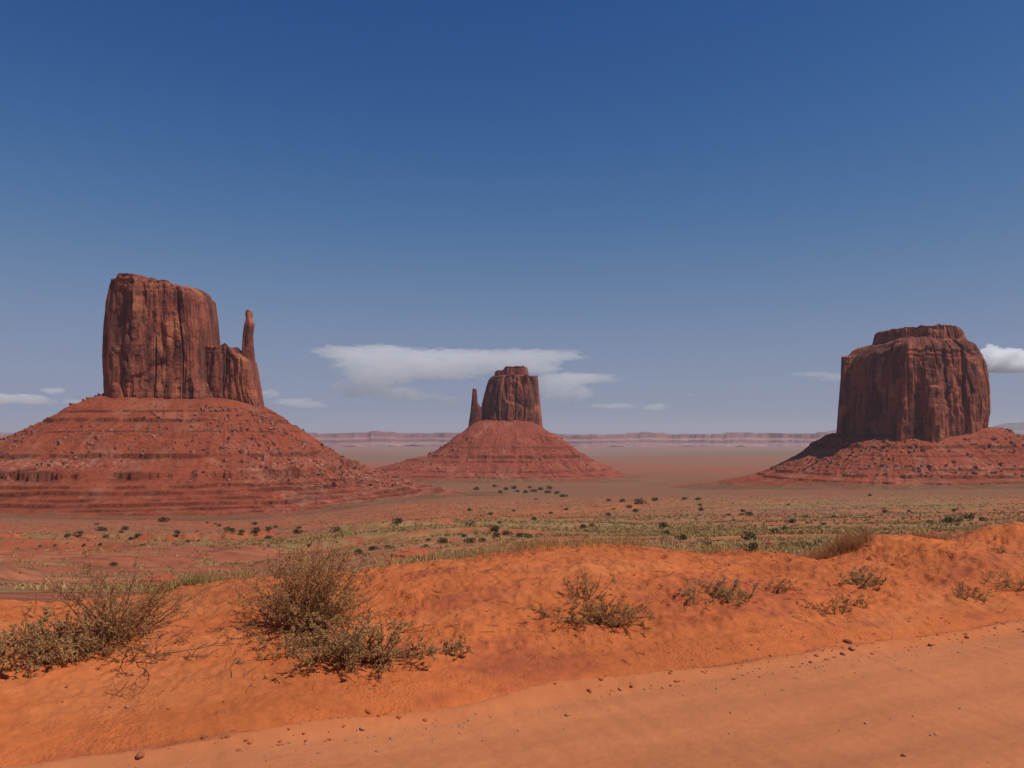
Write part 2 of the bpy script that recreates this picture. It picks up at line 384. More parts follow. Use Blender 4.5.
def cliff_body(name, parent, D, left, right, top, ybase, depth, plan, seed, nu=700, nv=200, cy=None, dome=(), flute=1.0, wl=30., m=None, strata=1.0, rings=40):
    """left/right: (image row, column) of the silhouette edges, top: (column, row) of the skyline; all turned into metres at distance D"""
    cy = D if cy is None else cy
    S = D/F; X = lambda px: (px-512)*S; Z = lambda py: (HZ-py)*(cy-.55*depth)/F
    lz = Z(np.array([p[0] for p in left])); lx = X(np.array([p[1] for p in left])); o = np.argsort(lz); lz, lx = lz[o], lx[o]
    rz = Z(np.array([p[0] for p in right])); rx = X(np.array([p[1] for p in right])); o = np.argsort(rz); rz, rx = rz[o], rx[o]
    tx = X(np.array([p[0] for p in top])); tz = Z(np.array([p[1] for p in top]))
    P = poly_plan(plan, nu); zb = Z(ybase)
    v = np.linspace(0, 1, nv)
    zmax = tz.max()
    N = np.roll(P, -1, 0)-np.roll(P, 1, 0); N = np.stack([N[:, 1], -N[:, 0]], 1); N /= np.linalg.norm(N, axis=1)[:, None]
    # rim height for each outline point (fixed by its x at the top)
    xr = (np.interp(zmax*.9+zb*.1, lz, lx)+np.interp(zmax*.9+zb*.1, rz, rx))/2 + P[:, 0]*(np.interp(zmax*.9+zb*.1, rz, rx)-np.interp(zmax*.9+zb*.1, lz, lx))/2
    rim = np.interp(xr, tx, tz)
    Zg = zb + (rim[None, :]-zb)*v[:, None]
    yl, yr = P[P[:, 0].argmin(), 1], P[P[:, 0].argmax(), 1]
    lx = lx*(cy+depth*yl)/D; rx = rx*(cy+depth*yr)/D
    L = np.interp(Zg, lz, lx); Rr = np.interp(Zg, rz, rx); xc = (L+Rr)/2; a = (Rr-L)/2
    a0 = a[0].max()
    x = xc + a*P[:, 0][None]; y = cy + depth*P[:, 1][None]*(.75+.25*a/a0)
    def disp(x, y, z):
        d = 0
        w = n3(x/60, y/60, z/90, seed+30)*8
        for i, (l, A, zs) in enumerate(((wl*1.7, .13, 9), (wl, .13, 8), (wl*.42, .12, 6), (wl*.18, .10, 3.5), (wl*.08, .09, 1.6))):
            q = n3((x+w)/l, (y+w)/l, z/(l*zs), seed+i)
            if i < 3: q = .55*q + .9*(np.abs(n3((x+w)/l+9, (y+w)/l, z/(l*zs)+5, seed+50+i))*2.0-.75)
            d = d + A*l*q
        # angular faces: blocks that step in and out, parted by narrow clefts
        for i, (l, A) in enumerate(((wl*1.15, .15), (wl*.5, .13), (wl*.24, .12))):
            q = n3((x+w)/l+31, (y+w)/l, z/(l*(5, 3.5, 1.8)[i]), seed+90+i)*2.2; f = q-np.floor(q); d = d + A*l*(np.floor(q)+sm(f, .44, .56)-.5)*.7
        for i, (l, A, wd) in enumerate(((wl*1.5, .22, .045), (wl*.7, .17, .06), (wl*.3, .14, .08))):
            q = n3((x+w*.6)/l-11, (y+w*.6)/l, z/(l*11), seed+110+i); gate = sm(n3(x/l, y/l, z/(l*2), seed+120+i), -.35, .15)
            d = d - A*l*np.exp(-(q/wd)**2)*gate
        # shallow alcoves where slabs fell away
        q = n3(x/(wl*.45)+5, y/(wl*.45), z/(wl*2.2), seed+130); d = d - wl*.035*sm(q, .30, .38)
        d = d*flute - wl*.03
        hh = (z-zb)/(zmax-zb)
        band = n2(z/(wl*.22), z*0, seed+70)*.6 + n2(z/(wl*.09), (x+y)/200, seed+71)*.5
        ms = strata*(.22+1.5*(1-sm(hh, .08, .17))+1.5*sm(hh, .84, .93))
        return d + band*wl*.045*ms
    d = disp(x, y, Zg)
    edge = np.clip(1-np.abs(P[:, 0])**3*.85, 0, 1)[None]
    x = x + N[:, 0][None]*d*edge; y = y + N[:, 1][None]*d*edge
    # keep the displaced wall inside the measured outline, row by row
    pxx = x/y*F+512
    def fit(idx, tabz, tabx, yy):
        n_ = x.shape[0]; r_ = np.arange(n_); cur = pxx[r_, idx]; zz = Zg[r_, idx]
        want = 512 + np.interp(zz, tabz, tabx)/(cy+depth*yy)*F
        kk = max(3, n_//14); pad = np.pad(want-cur, kk, mode='edge'); return cur, np.convolve(pad, np.ones(2*kk+1)/(2*kk+1), 'valid')
    cl, dl = fit(pxx.argmin(1), lz, lx, yl); cr, dr = fit(pxx.argmax(1), rz, rx, yr)
    tt = (pxx-cl[:, None])/(cr-cl)[:, None]; pxx = pxx + dl[:, None]*(1-tt) + dr[:, None]*tt; x = (pxx-512)/F*y
    # round the rim a little and keep the crest line uneven
    z = Zg + (v[:, None]**10)*wl*(.09*n3(x/wl*2.2, y/wl*2.2, x*0, seed+80) + .065*np.round(1.8*n3(x/wl*2.6, y/wl*2.6, x*0, seed+84)))
    V = [np.stack([x, y, z], -1).reshape(-1, 3)]
    k = np.linspace(1, 0, rings+1)[1:]
    ctr = np.array([x[-1].mean(), y[-1].mean()])
    dk, dz = (np.array([p[0] for p in dome])[::-1], np.array([p[1] for p in dome])[::-1]*S) if dome else (np.array([0, 1.]), np.zeros(2))
    X2 = ctr[0] + (x[-1]-ctr[0])[None]*k[:, None]; Y2 = ctr[1] + (y[-1]-ctr[1])[None]*k[:, None]
    Z2 = z[-1][None]*np.ones_like(k)[:, None]
    Z2 = np.interp(X2, tx, tz)*(1-k[:, None]**4) + Z2*k[:, None]**4
    kk = np.clip(k[:, None] + .06*n2(X2/wl*1.5, Y2/wl*1.5, seed+81), 0, 1)
    Z2 = Z2 + np.interp(kk, dk, dz) + wl*.08*n2(X2/wl*2, Y2/wl*2, seed+82)*np.minimum(1, 4*(1-k[:, None])) + wl*.035*n2(X2/wl*7, Y2/wl*7, seed+83)
    V.append(np.stack([X2, Y2, Z2], -1).reshape(-1, 3))
    V = np.concatenate(V)
    Q = grid_faces(nu, nv+rings, True)
    return np_mesh(name, V, Q=Q, mat=m or M_cliff, parent=parent)

def talus(name, parent, cx, cy, ax, ay, prof_f, seed, ledges, rmax, nth=1500, nr=330, gul=1.0, cols=None, band=None):
    """a cone of scree round the cliff: prof_f(d, theta) is its height at distance d outside the cliff foot"""
    th = np.concatenate([np.linspace(-200, 20, int(nth*.85), endpoint=False), np.linspace(20, 160, int(nth*.15), endpoint=False)])*math.pi/180
    d = np.concatenate([np.linspace(-min(ax, ay)*.97, -8, 14, endpoint=False), np.linspace(-8, rmax, nr)])
    T, Dd = np.meshgrid(th, d)
    k8 = np.clip(1-Dd/260, 0, 1); ux, uy = (np.sign(q)*np.abs(q)**(1-.4*k8) for q in (np.cos(T), np.sin(T)))
    x = cx + ux*(ax+Dd); y = cy + uy*(ay+Dd)
    dn = Dd + 9*fbm2(x/70, y/70, 4, seed)*sm(Dd, 0, 40)*gul
    z = prof_f(dn, T)
    g = 1-np.abs(fbm2(T*9+.02*np.abs(Dd)**.5*n2(T*4, Dd/60, seed+3), Dd/170, 4, seed+4, .6))*2
    z = z + gul*(2.4*g-1.3)*sm(Dd, 4, 60)
    z = z + 2.2*fbm2(x/16, y/16, 4, seed+5, .65)*sm(Dd, -5, 10)
    rough = n3(x/5, y/5, z/5, seed+9); z = z + .9*rough
    ledge_dark = np.zeros_like(z)
    for i, (zi, A, w) in enumerate(ledges):
        j = zi + 1.6*fbm2(T*6, T*0, 4, seed+20+i)
        e = z-j
        AA = A*np.clip(.75+1.7*fbm2(T*10+i*3, T*0, 5, seed+40+i, .65), 0.0, 1.7)
        z = z + AA*np.sign(e)*np.exp(-np.abs(e)/w)
        ledge_dark = np.maximum(ledge_dark, np.exp(-((e+A*.2)/(A*.9+.5))**2)*np.clip(AA/A, 0, 1))
    hg = H(x, y, np.full(x.shape, 12.0)); e = z-hg; z = hg + 7*np.logaddexp(0, e/7) - 1.0 - 6*sm(-e, 25, 60)
    V = np.stack([x.ravel(), y.ravel(), z.ravel()], 1)
    base = np.array((.335, .076, .036) if cols is None else cols)
    col = np.repeat(base[None], V.shape[0], 0)
    pale = sm(fbm2(x/30, y/30, 5, seed+60, .6), .1, .45).ravel()[:, None]*.5
    col = col*(1-pale) + np.array([.40, .15, .085])*pale
    if band is not None:
        bw = band(x, y, z, T, Dd).ravel()[:, None]; sp = sm(n3(x/3.5, y/3.5, z/3.5, seed+61), .15, .45).ravel()[:, None]
        col = col*(1-bw*.6*sp) + np.array([.50, .27, .19])*bw*.6*sp
    # exposed ledge rock is darker than scree, plus painted shadow lines beneath ledges
    col = col*(1-.48*ledge_dark.ravel()[:, None])
    toe = (1-sm(e + 6*fbm2(x/40, y/40, 4, seed+70), *((-3, 5) if seed == 200 else (0, 14)))).ravel()[:, None]
    col = col*(1-toe) + soil_colour(x.ravel(), y.ravel())*toe
    return np_mesh(name, V, Q=grid_faces(len(th), len(d), True), mat=M_talus, parent=parent, col=col), (x, y, z, T, Dd)

def rocks_on(name, parent, grid, n, smin, smax, seed, dmin=5, sel=None, m=None, p=2.2):
    """loose blocks lying on the scree: far too many to count"""
    x, y, z, T, Dd = grid; r = np.random.default_rng(seed)
    ok = (Dd > dmin) & (T < .5)
    if sel is not None: ok &= sel(x, y, z, T, Dd)
    I = r.choice(np.flatnonzero(ok.ravel()), n)
    c = np.stack([x.ravel()[I], y.ravel()[I], z.ravel()[I]], 1)
    s = smin + (smax-smin)*r.random(n)**p*1.0
    cube = np.array([[-1, -1, -1], [1, -1, -1], [1, 1, -1], [-1, 1, -1], [-1, -1, 1], [1, -1, 1], [1, 1, 1], [-1, 1, 1.]])
    q = np.array([[0, 3, 2, 1], [4, 5, 6, 7], [0, 1, 5, 4], [1, 2, 6, 5], [2, 3, 7, 6], [3, 0, 4, 7]])
    vv = cube[None]*(1+.35*r.standard_normal((n, 8, 3)).clip(-1.3, 1.3)); vv = vv*(.6+.7*r.random((n, 1, 3)))
    a = r.random(n)*6.28; ca, sa = np.cos(a)[:, None], np.sin(a)[:, None]
    X = vv[:, :, 0]*ca - vv[:, :, 1]*sa; Y = vv[:, :, 0]*sa + vv[:, :, 1]*ca
    vv = np.stack([X, Y, vv[:, :, 2]], -1)*s[:, None, None]*.5 + c[:, None, :]
    Q = (q[None] + 8*np.arange(n)[:, None, None]).reshape(-1, 4)
    o = np_mesh(name, vv.reshape(-1, 3), Q=Q, mat=m or M_boulder, parent=parent, smooth=False)
    o['kind'] = 'stuff'; return o

# --- west butte with the thumb, 1.1 km away
D = 1100.; S = D/F; XC = (183-512)*S
wb = empty('butte', (0, 0, 0)); tag(wb, 'largest red sandstone butte, on the left, with a tall thumb of rock at its right', 'butte', 'sandstone buttes on the desert plain')
slab = [(-1, -.2), (-1, -.9), (-.3, -1.05), (.3, -.85), (.95, -.75), (1, .2), (.9, .9), (-.8, 1)]
cliff_body('cliff', wb, D, [(276, 113), (290, 109), (302, 106), (330, 103), (355, 102), (400, 104)], [(284, 205), (294, 216), (320, 219), (345, 221), (380, 224), (402, 232)],
           [(100, 291), (109, 289), (111, 282), (119, 280), (125, 277), (138, 276), (145, 279), (149, 283), (160, 285), (168, 283), (190, 284), (198, 289), (208, 292), (216, 294), (225, 297)],
           414, 70, slab, 100, nu=1300, nv=260, cy=D+58, wl=26, dome=[(1, 0), (.9, .6), (0, 1.0)], flute=.95)
cliff_body('shoulder', wb, D, [(343, 203), (405, 198)], [(352, 241), (362, 257), (385, 261), (402, 264), (409, 265)],
           [(195, 345), (222, 347), (224, 345), (229, 343), (233, 346), (236, 350), (241, 354), (250, 356), (262, 362)],
           424, 40, [(-1, .2), (-1, -.8), (-.5, -.95), (.3, -1), (.95, -.85), (1, .1), (.5, .8), (-1, .9)], 130, nu=600, nv=130, cy=D+58, wl=13, flute=1.0)
cliff_body('spire', wb, D, [(309, 246), (313, 245), (318, 246), (322, 244.6), (332, 243), (345, 242), (362, 241.5), (385, 241)], [(309, 252.4), (314, 253), (318, 252.2), (323, 254.8), (334, 253.4), (344, 253.6), (356, 255), (370, 256.5), (400, 258)],
           [(240, 311), (245, 310), (249, 309.3), (252, 311), (256, 312)], 424, 9.5, [(-1, -.8), (.2, -1), (1, -.5), (1, .6), (0, 1), (-1, .7)], 157, nu=160, nv=170, cy=D+44, wl=9, flute=.40, rings=10, strata=.35)
WZ = lambda py, k=0: (HZ-py)*S
def mix3(d, T, L_, F_, R_):
    c_, s_ = np.cos(T), np.sin(T); wl_ = np.clip(-c_, 0, 1)**1.5; wr_ = np.clip(c_, 0, 1)**1.5; wf_ = np.abs(s_)**1.5; q = wl_+wr_+wf_
    f = lambda t: np.interp(d, [p[0] for p in t], [p[1] for p in t])
    return (f(L_)*wl_+f(R_)*wr_+f(F_)*wf_)/q
def wp(d, T):
    return mix3(d, T, [(-60, 75), (0, 62), (27, 53), (60, 38), (110, 9), (178, -27), (250, -55), (340, -88), (440, -118)],
        [(-60, 56), (0, 43), (50, 17), (125, -27), (170, -48), (205, -60), (290, -88), (400, -118)],
        [(-60, 54), (-10, 36), (41, -4), (98, -46), (156, -67), (214, -82), (300, -100), (440, -125)])
_, wg = talus('talus_slope', wb, XC, D+50, 106, 66, wp, 200,
      [(18, 1.7, 3), (30, .8, 2), (3, .5, 2), (-27, 1.8, 3), (-48, 4.2, 5), (-59, 1.0, 1.6), (-65, 1.5, 2), (-71, 1.0, 1.6), (-76, 1.4, 2), (-81, .9, 1.6), (-86, 1.0, 1.6)], 400, nth=2200, nr=460,
      band=lambda x, y, z, T, d: np.exp(-((z+35)/7)**2)*sm(-np.cos(T), -.3, .2) + sm(np.cos(T), .3, .7)*sm(d, 60, 110)*.7)
rocks_on('boulders', wb, wg, 4000, .6, 5.0, 1, p=4.0, sel=lambda x, y, z, T, d: ((z > -56) & (n2(x/45, y/45, 77) > -.1)) | ((np.cos(T) > .25) & (d > 50) & (d < 190)))

# --- east butte, 2.1 km away
D = 2100.; S = D/F
eb = empty('butte'); tag(eb, 'small distant red sandstone butte in the middle with a thin spire on its left side', 'butte', 'sandstone buttes on the desert plain')
cliff_body('cliff', eb, D, [(374, 491), (380, 488), (392, 484.5), (405, 481.5), (424, 478)], [(375, 537.5), (390, 539), (410, 541), (428, 543)],
           [(485, 379), (489, 377), (493, 375.5), (520, 375.5), (536, 376), (540, 377)], 438, 72, [(-1, .1), (-.55, -.9), (-.1, -1.1), (.5, -1.0), (.9, -.7), (1, .1), (.7, .9), (-.6, 1)], 300,
           nu=900, nv=200, cy=D+50, wl=36, flute=1.3, dome=[(1, 0), (.85, .5), (0, 1)], m=M_cliff_far)
cliff_body('summit_cap', eb, D, [(366, 497), (371, 495), (378, 494)], [(366, 527), (372, 528.6), (378, 529)], [(494, 371.5), (503, 370.5), (505, 367.5), (512, 366.6), (526, 366.5), (530, 368)],
           384, 40, [(-1, -.8), (0, -1), (1, -.7), (1, .8), (-1, .8)], 320, nu=360, nv=60, cy=D+50, wl=16, flute=.8, m=M_cliff_far, strata=2, rings=15)
cliff_body('spire', eb, D, [(388, 472.6), (400, 471.6), (412, 470.4), (428, 468)], [(388, 476.6), (393, 477), (403, 478), (407, 481), (428, 484)], [(470, 390), (474, 388.5), (478, 390)],
           440, 13, [(-1, -.7), (0, -1), (1, -.6), (1, .7), (-1, .8)], 340, nu=140, nv=120, cy=D+12, wl=14, flute=.5, strata=.4, m=M_cliff_far, rings=8)
def ep(d, T):
    return mix3(d, T, [(-60, 52), (10, 21), (80, -37), (117, -59), (198, -80), (278, -99), (400, -130)],
        [(-60, 60), (0, 34), (60, -15), (100, -48), (150, -82), (220, -108), (320, -135)], [(-60, 45), (-4, 16), (36, -11), (87, -46), (154, -80), (203, -107), (300, -140)])
_, eg = talus('talus_slope', eb, (508-512)*S, D+45, 92, 66, ep, 400, [(-35, 1.0, 3), (-58, 2.4, 4), (-70, 1.2, 3), (-92, .8, 3), (-104, .8, 2.5)], 420, nth=1100, nr=230, gul=1.7, cols=(.31, .072, .040))
rocks_on('boulders', eb, eg, 450, 1.5, 7.0, 2, p=3.5, sel=lambda x, y, z, T, d: (z < -10) & (z > -100))

# --- Merrick-like butte on the right, 1.47 km away
D = 1470.; S = D/F
mb = empty('butte'); tag(mb, 'broad blocky sandstone butte on the right, left face in deep shade, without a spire', 'butte', 'sandstone buttes on the desert plain')
mplan = [(-1, .55), (-1, .25), (-.86, -.15), (-.74, -.60), (-.66, -1.08), (-.56, -1.1), (.2, -.97), (.8, -.75), (1, -.4), (.98, .5), (.4, 1), (-.6, .95)]
cliff_body('cliff', mb, D, [(352, 846), (358, 842.5), (368, 841), (400, 838.5), (437, 836)], [(350, 979.5), (356, 983), (366, 987), (385, 990), (410, 990.5), (437, 987)],
           [(835, 357), (850, 357), (856, 352), (862, 350), (880, 350), (950, 350), (970, 350), (978, 352), (985, 356)], 455, 125, mplan, 500, nu=1300, nv=250, cy=D+70, wl=30, flute=1.0,
           dome=[(1, 0), (.97, 3.4), (.90, 5.8), (.88, 8.2), (.80, 9.6), (.77, 10.6), (0, 11.2)])
cliff_body('side_column', mb, D, [(357, 841.3), (380, 840.5), (437, 838)], [(357, 855), (437, 862)], [(838, 356.5), (852, 356.2)], 450, 9, [(-1, -.8), (0, -1), (1, -.6), (1, .7), (-1, .8)], 560, nu=160, nv=150, cy=D+92, wl=12, flute=.5, rings=8)
cliff_body('summit_cap', mb, D, [(326, 878), (331, 874.5), (341, 872)], [(326, 958), (331, 964), (341, 967)], [(872, 330.5), (881, 329), (900, 328), (915, 326.8), (940, 327), (952, 328.5), (966, 330)],
           347, 72, [(-1, -.2), (-.3, -.9), (.1, -1.05), (.8, -.8), (1, 0), (.6, .9), (-.7, .9)], 540, nu=600, nv=80, cy=D+70, wl=15, flute=.8, strata=2.2, rings=30)
def mp(d, T):
    return mix3(d, T, [(-60, 2), (4, -8), (47, -42), (108, -71), (152, -86), (229, -104), (340, -130)],
        [(-60, 6), (0, -7), (30, -22), (90, -64), (130, -79), (200, -98), (320, -130)], [(-60, 12), (13, 4), (78, -44), (130, -74), (220, -104), (340, -130)]) + 6*sm(T, -1.45, -.9)*np.exp(-np.clip(d, 0, 400)/40)
_, mg = talus('talus_slope', mb, (913-512)*S*1.04, D+65, 138, 120, mp, 600, [(-23, 2.0, 3.5), (-38, .5, 2), (-60, .8, 3), (-71, 2.0, 2.6), (-82, 1.5, 2)], 400, nth=1700, nr=320, gul=1.2,
      band=lambda x, y, z, T, d: np.exp(-((z+58)/6)**2)*.6)
rocks_on('boulders', mb, mg, 1900, .8, 6.0, 3, p=4.0, sel=lambda x, y, z, T, d: (z > -72))

# ---------------------------------------------------------------- clouds (real volumes 35 km off, beyond the haze)
def cloud(name, label, blobs, dist, dens, vox, seed):
    """blobs: (px, py, half width px, half height px, depth factor)"""
    S = dist/F; Vs, Ts = [], []; off = 0; r = np.random.default_rng(seed)
    import bmesh
    bm = bmesh.new(); bmesh.ops.create_icosphere(bm, subdivisions=4, radius=1)
    base = np.array([v.co[:] for v in bm.verts]); tri = np.array([[v.index for v in f.verts] for f in bm.faces]); bm.free()
    for px, py, a, b, dp in blobs:
        c = np.array([(px-512)*S, dist + r.uniform(-.3, .3)*a*S, (HZ-py)*S]); sc = np.array([a*S, dp*S*min(a, 12), b*S])
        P = base*sc + c; L = 5*S
        n = sum(n3(P[:, 0]/L*2**i, P[:, 1]/L*2**i, P[:, 2]/L*2**i*1.5, seed+i)*.55**i for i in range(5))
        P = c + base*sc*(1+.55*n)[:, None]
        Vs.append(P); Ts.append(tri+off); off += len(P)
    o = np_mesh(name, np.concatenate(Vs), T=np.concatenate(Ts))
    md = o.modifiers.new('remesh', 'REMESH'); md.mode = 'VOXEL'; md.voxel_size = vox
    m = bpy.data.materials.new('cloud_vapour'); m.use_nodes = True; nt = m.node_tree
    nt.nodes.remove(nt.nodes['Principled BSDF']); pv = nt.nodes.new('ShaderNodeVolumePrincipled')
    pv.inputs['Density'].default_value = dens; pv.inputs['Color'].default_value = (1, 1, 1, 1); pv.inputs['Anisotropy'].default_value = 0
    nt.links.new(pv.outputs[0], nt.nodes['Material Output'].inputs['Volume'])
    o.data.materials.append(m); tag(o, label, 'cloud'); return o
cloud('cloud', 'wide translucent white anvil cloud behind the small middle butte',
      [(345, 352, 28, 4, 4), (385, 354, 40, 6, 4), (430, 357, 48, 7, 4), (480, 359, 48, 7, 4), (530, 356, 46, 4.5, 4), (388, 349, 6, 3.5, 2), (370, 362, 38, 10, 3), (400, 368, 52, 12, 3), (450, 370, 40, 9, 3), (520, 367, 38, 6, 3), (375, 376, 30, 11, 3),
       (340, 387, 9, 5, 2), (350, 392, 10, 7, 2), (362, 388, 12, 8, 2), (377, 390, 13, 8, 2), (392, 394, 12, 6, 2), (406, 393, 12, 7, 2), (420, 397, 12, 5, 2), (434, 397, 9, 4, 2), (450, 400, 11, 4, 2),
       (575, 379, 38, 5, 3), (556, 384, 20, 10, 2), (545, 391, 14, 9, 2), (566, 392, 12, 9, 2), (582, 393, 10, 7, 2)], 35000, .00055, 60, 10)
cloud('cloud', 'bright puffy white cumulus cloud at the right edge beside the broad butte',
      [(990, 350, 6, 5, 2), (983, 356, 6, 5, 2), (997, 353, 6, 5, 2), (1007, 354, 7, 5, 2), (1018, 357, 7, 5, 2), (1028, 356, 7, 5, 2), (1000, 358, 12, 6, 2), (1015, 360, 14, 7, 2), (1040, 362, 20, 8, 2), (1010, 368, 30, 4, 2), (980, 362, 10, 7, 2)], 35000, .003, 36, 20)
cloud('cloud', 'flat low white cloud at the left edge above the red slope', [(5, 399, 20, 4, 2), (25, 398, 14, 4, 2), (36, 401, 12, 3, 2), (-15, 398, 20, 5, 2)], 38000, .0010, 60, 30)
cloud('cloud', 'tiny round white cloud floating left of the largest butte', [(52, 391, 7, 3, 2)], 38000, .0012, 50, 40)
cloud('cloud', 'faint low white cloud just left of the foot of the largest cliff', [(77, 402, 13, 3, 2), (90, 401, 8, 2, 2)], 38000, .0005, 50, 50)
cloud('cloud', 'pair of faint puffs just right of the rock thumb', [(270, 394, 9, 4, 2), (296, 402, 16, 4, 2), (310, 405, 16, 3, 2)], 38000, .0005, 50, 60)
cloud('cloud', 'faint low streak of cloud right of the middle butte', [(615, 406, 18, 2.5, 2), (655, 407, 12, 3, 2), (690, 395, 4, 1.5, 2)], 38000, .0005, 50, 70)
cloud('cloud', 'thin pale veil of cloud left of the broad butte', [(815, 374, 22, 2.2, 2), (840, 378, 26, 3, 2)], 38000, .0003, 50, 80)

# ---------------------------------------------------------------- plants
def tubes(paths, sides=3):
    """paths: list of (points (n,3), radii (n))"""
    V, Q = [], []; off = 0
    for P, R in paths:
        P = np.asarray(P); n = len(P); T = np.gradient(P, axis=0); T /= np.linalg.norm(T, axis=1)[:, None]+1e-9
        u = np.cross(T, [.3, .2, .93]); u /= np.linalg.norm(u, axis=1)[:, None]+1e-9; w = np.cross(T, u)
        a = np.arange(sides)*2*math.pi/sides
        ring = P[:, None] + np.asarray(R)[:, None, None]*(u[:, None]*np.cos(a)[None, :, None] + w[:, None]*np.sin(a)[None, :, None])
        V.append(ring.reshape(-1, 3)); Q.append(grid_faces(sides, n, True)+off); off += n*sides
    return np.concatenate(V), np.concatenate(Q)
def stem_path(r, p0, d, L, n, curl, up):
    P = [np.array(p0)]; d = np.array(d)/np.linalg.norm(d)
    for i in range(n):
        d = d + curl*r.standard_normal(3) + np.array([0, 0, up]); d /= np.linalg.norm(d); P.append(P[-1]+d*L/n)
    return np.array(P)
def leaf_cards(r, C, Dn, l, w):
    n = len(C); Dn = Dn/np.linalg.norm(Dn, axis=1)[:, None]
    s = np.cross(Dn, r.standard_normal((n, 3))); s /= np.linalg.norm(s, axis=1)[:, None]+1e-9
    L = (l*(.6+.8*r.random(n)))[:, None]; W = (w*(.6+.8*r.random(n)))[:, None]
    V = np.stack([C-s*W*.3, C+Dn*L*.5-s*W, C+Dn*L, C+Dn*L*.5+s*W], 1)
    return V.reshape(-1, 3), np.arange(n*4).reshape(-1, 4)
def shrub(seed, spread, height, nstem, lean=(0, 0), leafn=6, leaf=(.022, .005), droop=.02, wood=M_twig, green=M_leaf_brown, name='desert_shrub', r0=.006, low=.0, kids=5, tipup=.03, flat=1.0, bed=None):
    r = np.random.default_rng(seed); stems = []; LC, LD = [], []
    for i in range(nstem):
        a = r.uniform(0, 2*math.pi); el = math.asin(r.uniform(low, 1)**.8 if low >= 0 else r.uniform(low, 1))
        d = np.array([math.cos(a)*math.cos(el)*spread+lean[0], math.sin(a)*math.cos(el)*spread*flat+lean[1], math.sin(el)*height])
        L = np.linalg.norm(d)*r.uniform(.55, 1.05)
        b = np.array([r.normal()*.035, r.normal()*.035, -.03])*(1 if bed is None else 1)
        if bed is not None: b = b + np.array([r.uniform(-bed[0], bed[0]), r.uniform(-bed[1], bed[1]), 0])
        P = stem_path(r, b, d, L, 9, .13, tipup*.5); stems.append((P, np.linspace(r0, r0*.3, 10)))
        for k in range(kids):
            j = r.integers(2, 9); e = P[j]-P[j-1]; e /= np.linalg.norm(e)
            dd = e + .75*r.standard_normal(3); Q = stem_path(r, P[j], dd, L*r.uniform(.18, .42)*(1.2-j/12), 6, .2, tipup)
            stems.append((Q, np.linspace(r0*.5, r0*.22, 7)))
            for _ in range(2):
                jj = r.integers(1, 6); q = stem_path(r, Q[jj], (Q[jj]-Q[jj-1])/.05+1.1*r.standard_normal(3), L*.11, 4, .25, tipup)
                stems.append((q, np.linspace(r0*.35, r0*.18, 5)))
                t_ = r.integers(0, 4, leafn); f = r.random(leafn)[:, None]; LC.append(q[t_]*(1-f)+q[t_+1]*f); LD.append((q[t_+1]-q[t_])/.02+.9*r.standard_normal((leafn, 3)))
            t_ = r.integers(0, 6, leafn*2); f = r.random(leafn*2)[:, None]; LC.append(Q[t_]*(1-f)+Q[t_+1]*f); LD.append((Q[t_+1]-Q[t_])/.03+.9*r.standard_normal((leafn*2, 3)))
    V, Q = tubes(stems); root = empty(name)
    np_mesh('twigs', V, Q=Q, mat=wood, parent=root)
    V, Q = leaf_cards(r, np.concatenate(LC), np.concatenate(LD), *leaf)
    np_mesh('leaves', V, Q=Q, mat=green, parent=root, smooth=False)
    return root
def put(o, px, py, rz=0, s=1, dz=-.01):
    p = at(px, py); o.location = (p[0], p[1], p[2]+dz); o.rotation_euler[2] = rz; o.scale = (s, s, s); return p

# big shrubs on the bank
def P_(o, px, py, lab, s=1): put(o, px, py, s=s); tag(o, lab, 'shrub')
G = dict(green=M_leaf_grey, leaf=(.019, .0042)); Bn = dict(green=M_leaf_brown, leaf=(.017, .0036))
P_(shrub(11, .50, .46, 80, lean=(-.02, -.06), leafn=12, bed=(.26, .12), low=-.15, **G), 48, 655, 'dense grey green shrub cut by the left edge of the photo, low on the bank')
P_(shrub(12, .36, .40, 34, leafn=11, bed=(.14, .1), low=-.1, **G), -12, 672, 'small grey shrub half outside the left edge, beside the dense grey green shrub')
P_(shrub(13, .86, .84, 80, lean=(.03, .0), leafn=8, r0=.0052, low=.0, **Bn), 112, 640, 'brown wiry shrub with dark sprawling branches, between the grey green shrub and bare sand')
P_(shrub(14, .62, .10, 16, lean=(.34, -.22), leafn=4, low=-.05, tipup=.01, green=M_leaf_red, leaf=(.018, .004)), 128, 655, 'low dark branches trailing down the sand to the right of the brown wiry shrub')
P_(shrub(15, .80, 1.0, 140, lean=(.02, .05), leafn=10, r0=.0042, low=.12, bed=(.12, .06), **Bn), 306, 628, 'tall upright brown tumbleweed with a dark hollow at its heart, left of centre')
P_(shrub(16, .50, .44, 115, lean=(.02, -.10), leafn=12, bed=(.36, .14), low=-.2, **G), 344, 654, 'dense grey green cushion shrub spilling down the bank below the tall tumbleweed')
P_(shrub(17, .34, .10, 9, lean=(.26, 0), leafn=2, low=0, **Bn), 385, 632, 'few thin bare branches lying right of the grey green cushion shrub')
P_(shrub(18, .26, .24, 14, leafn=5, low=.0, **G), 452, 652, 'small lone sprig on bare sand between the cushion shrub and the central shrub')
P_(shrub(19, .50, .24, 70, lean=(.06, -.06), leafn=9, bed=(.40, .14), low=-.15, **Bn), 592, 617, 'low brown and olive shrub on the middle of the bank right of the centre')
P_(shrub(20, .45, .38, 18, leafn=5, low=.1, **Bn), 585, 598, 'sparse thin brown twigs standing behind the low brown and olive shrub in mid bank')
P_(shrub(21, .42, .32, 38, leafn=5, leaf=(.026, .0035), green=M_leaf_tan, wood=M_twig_pale, low=.2, bed=(.30, .08)), 714, 600, 'straw coloured shrub in a hollow of the bank, upper right of the central shrub')
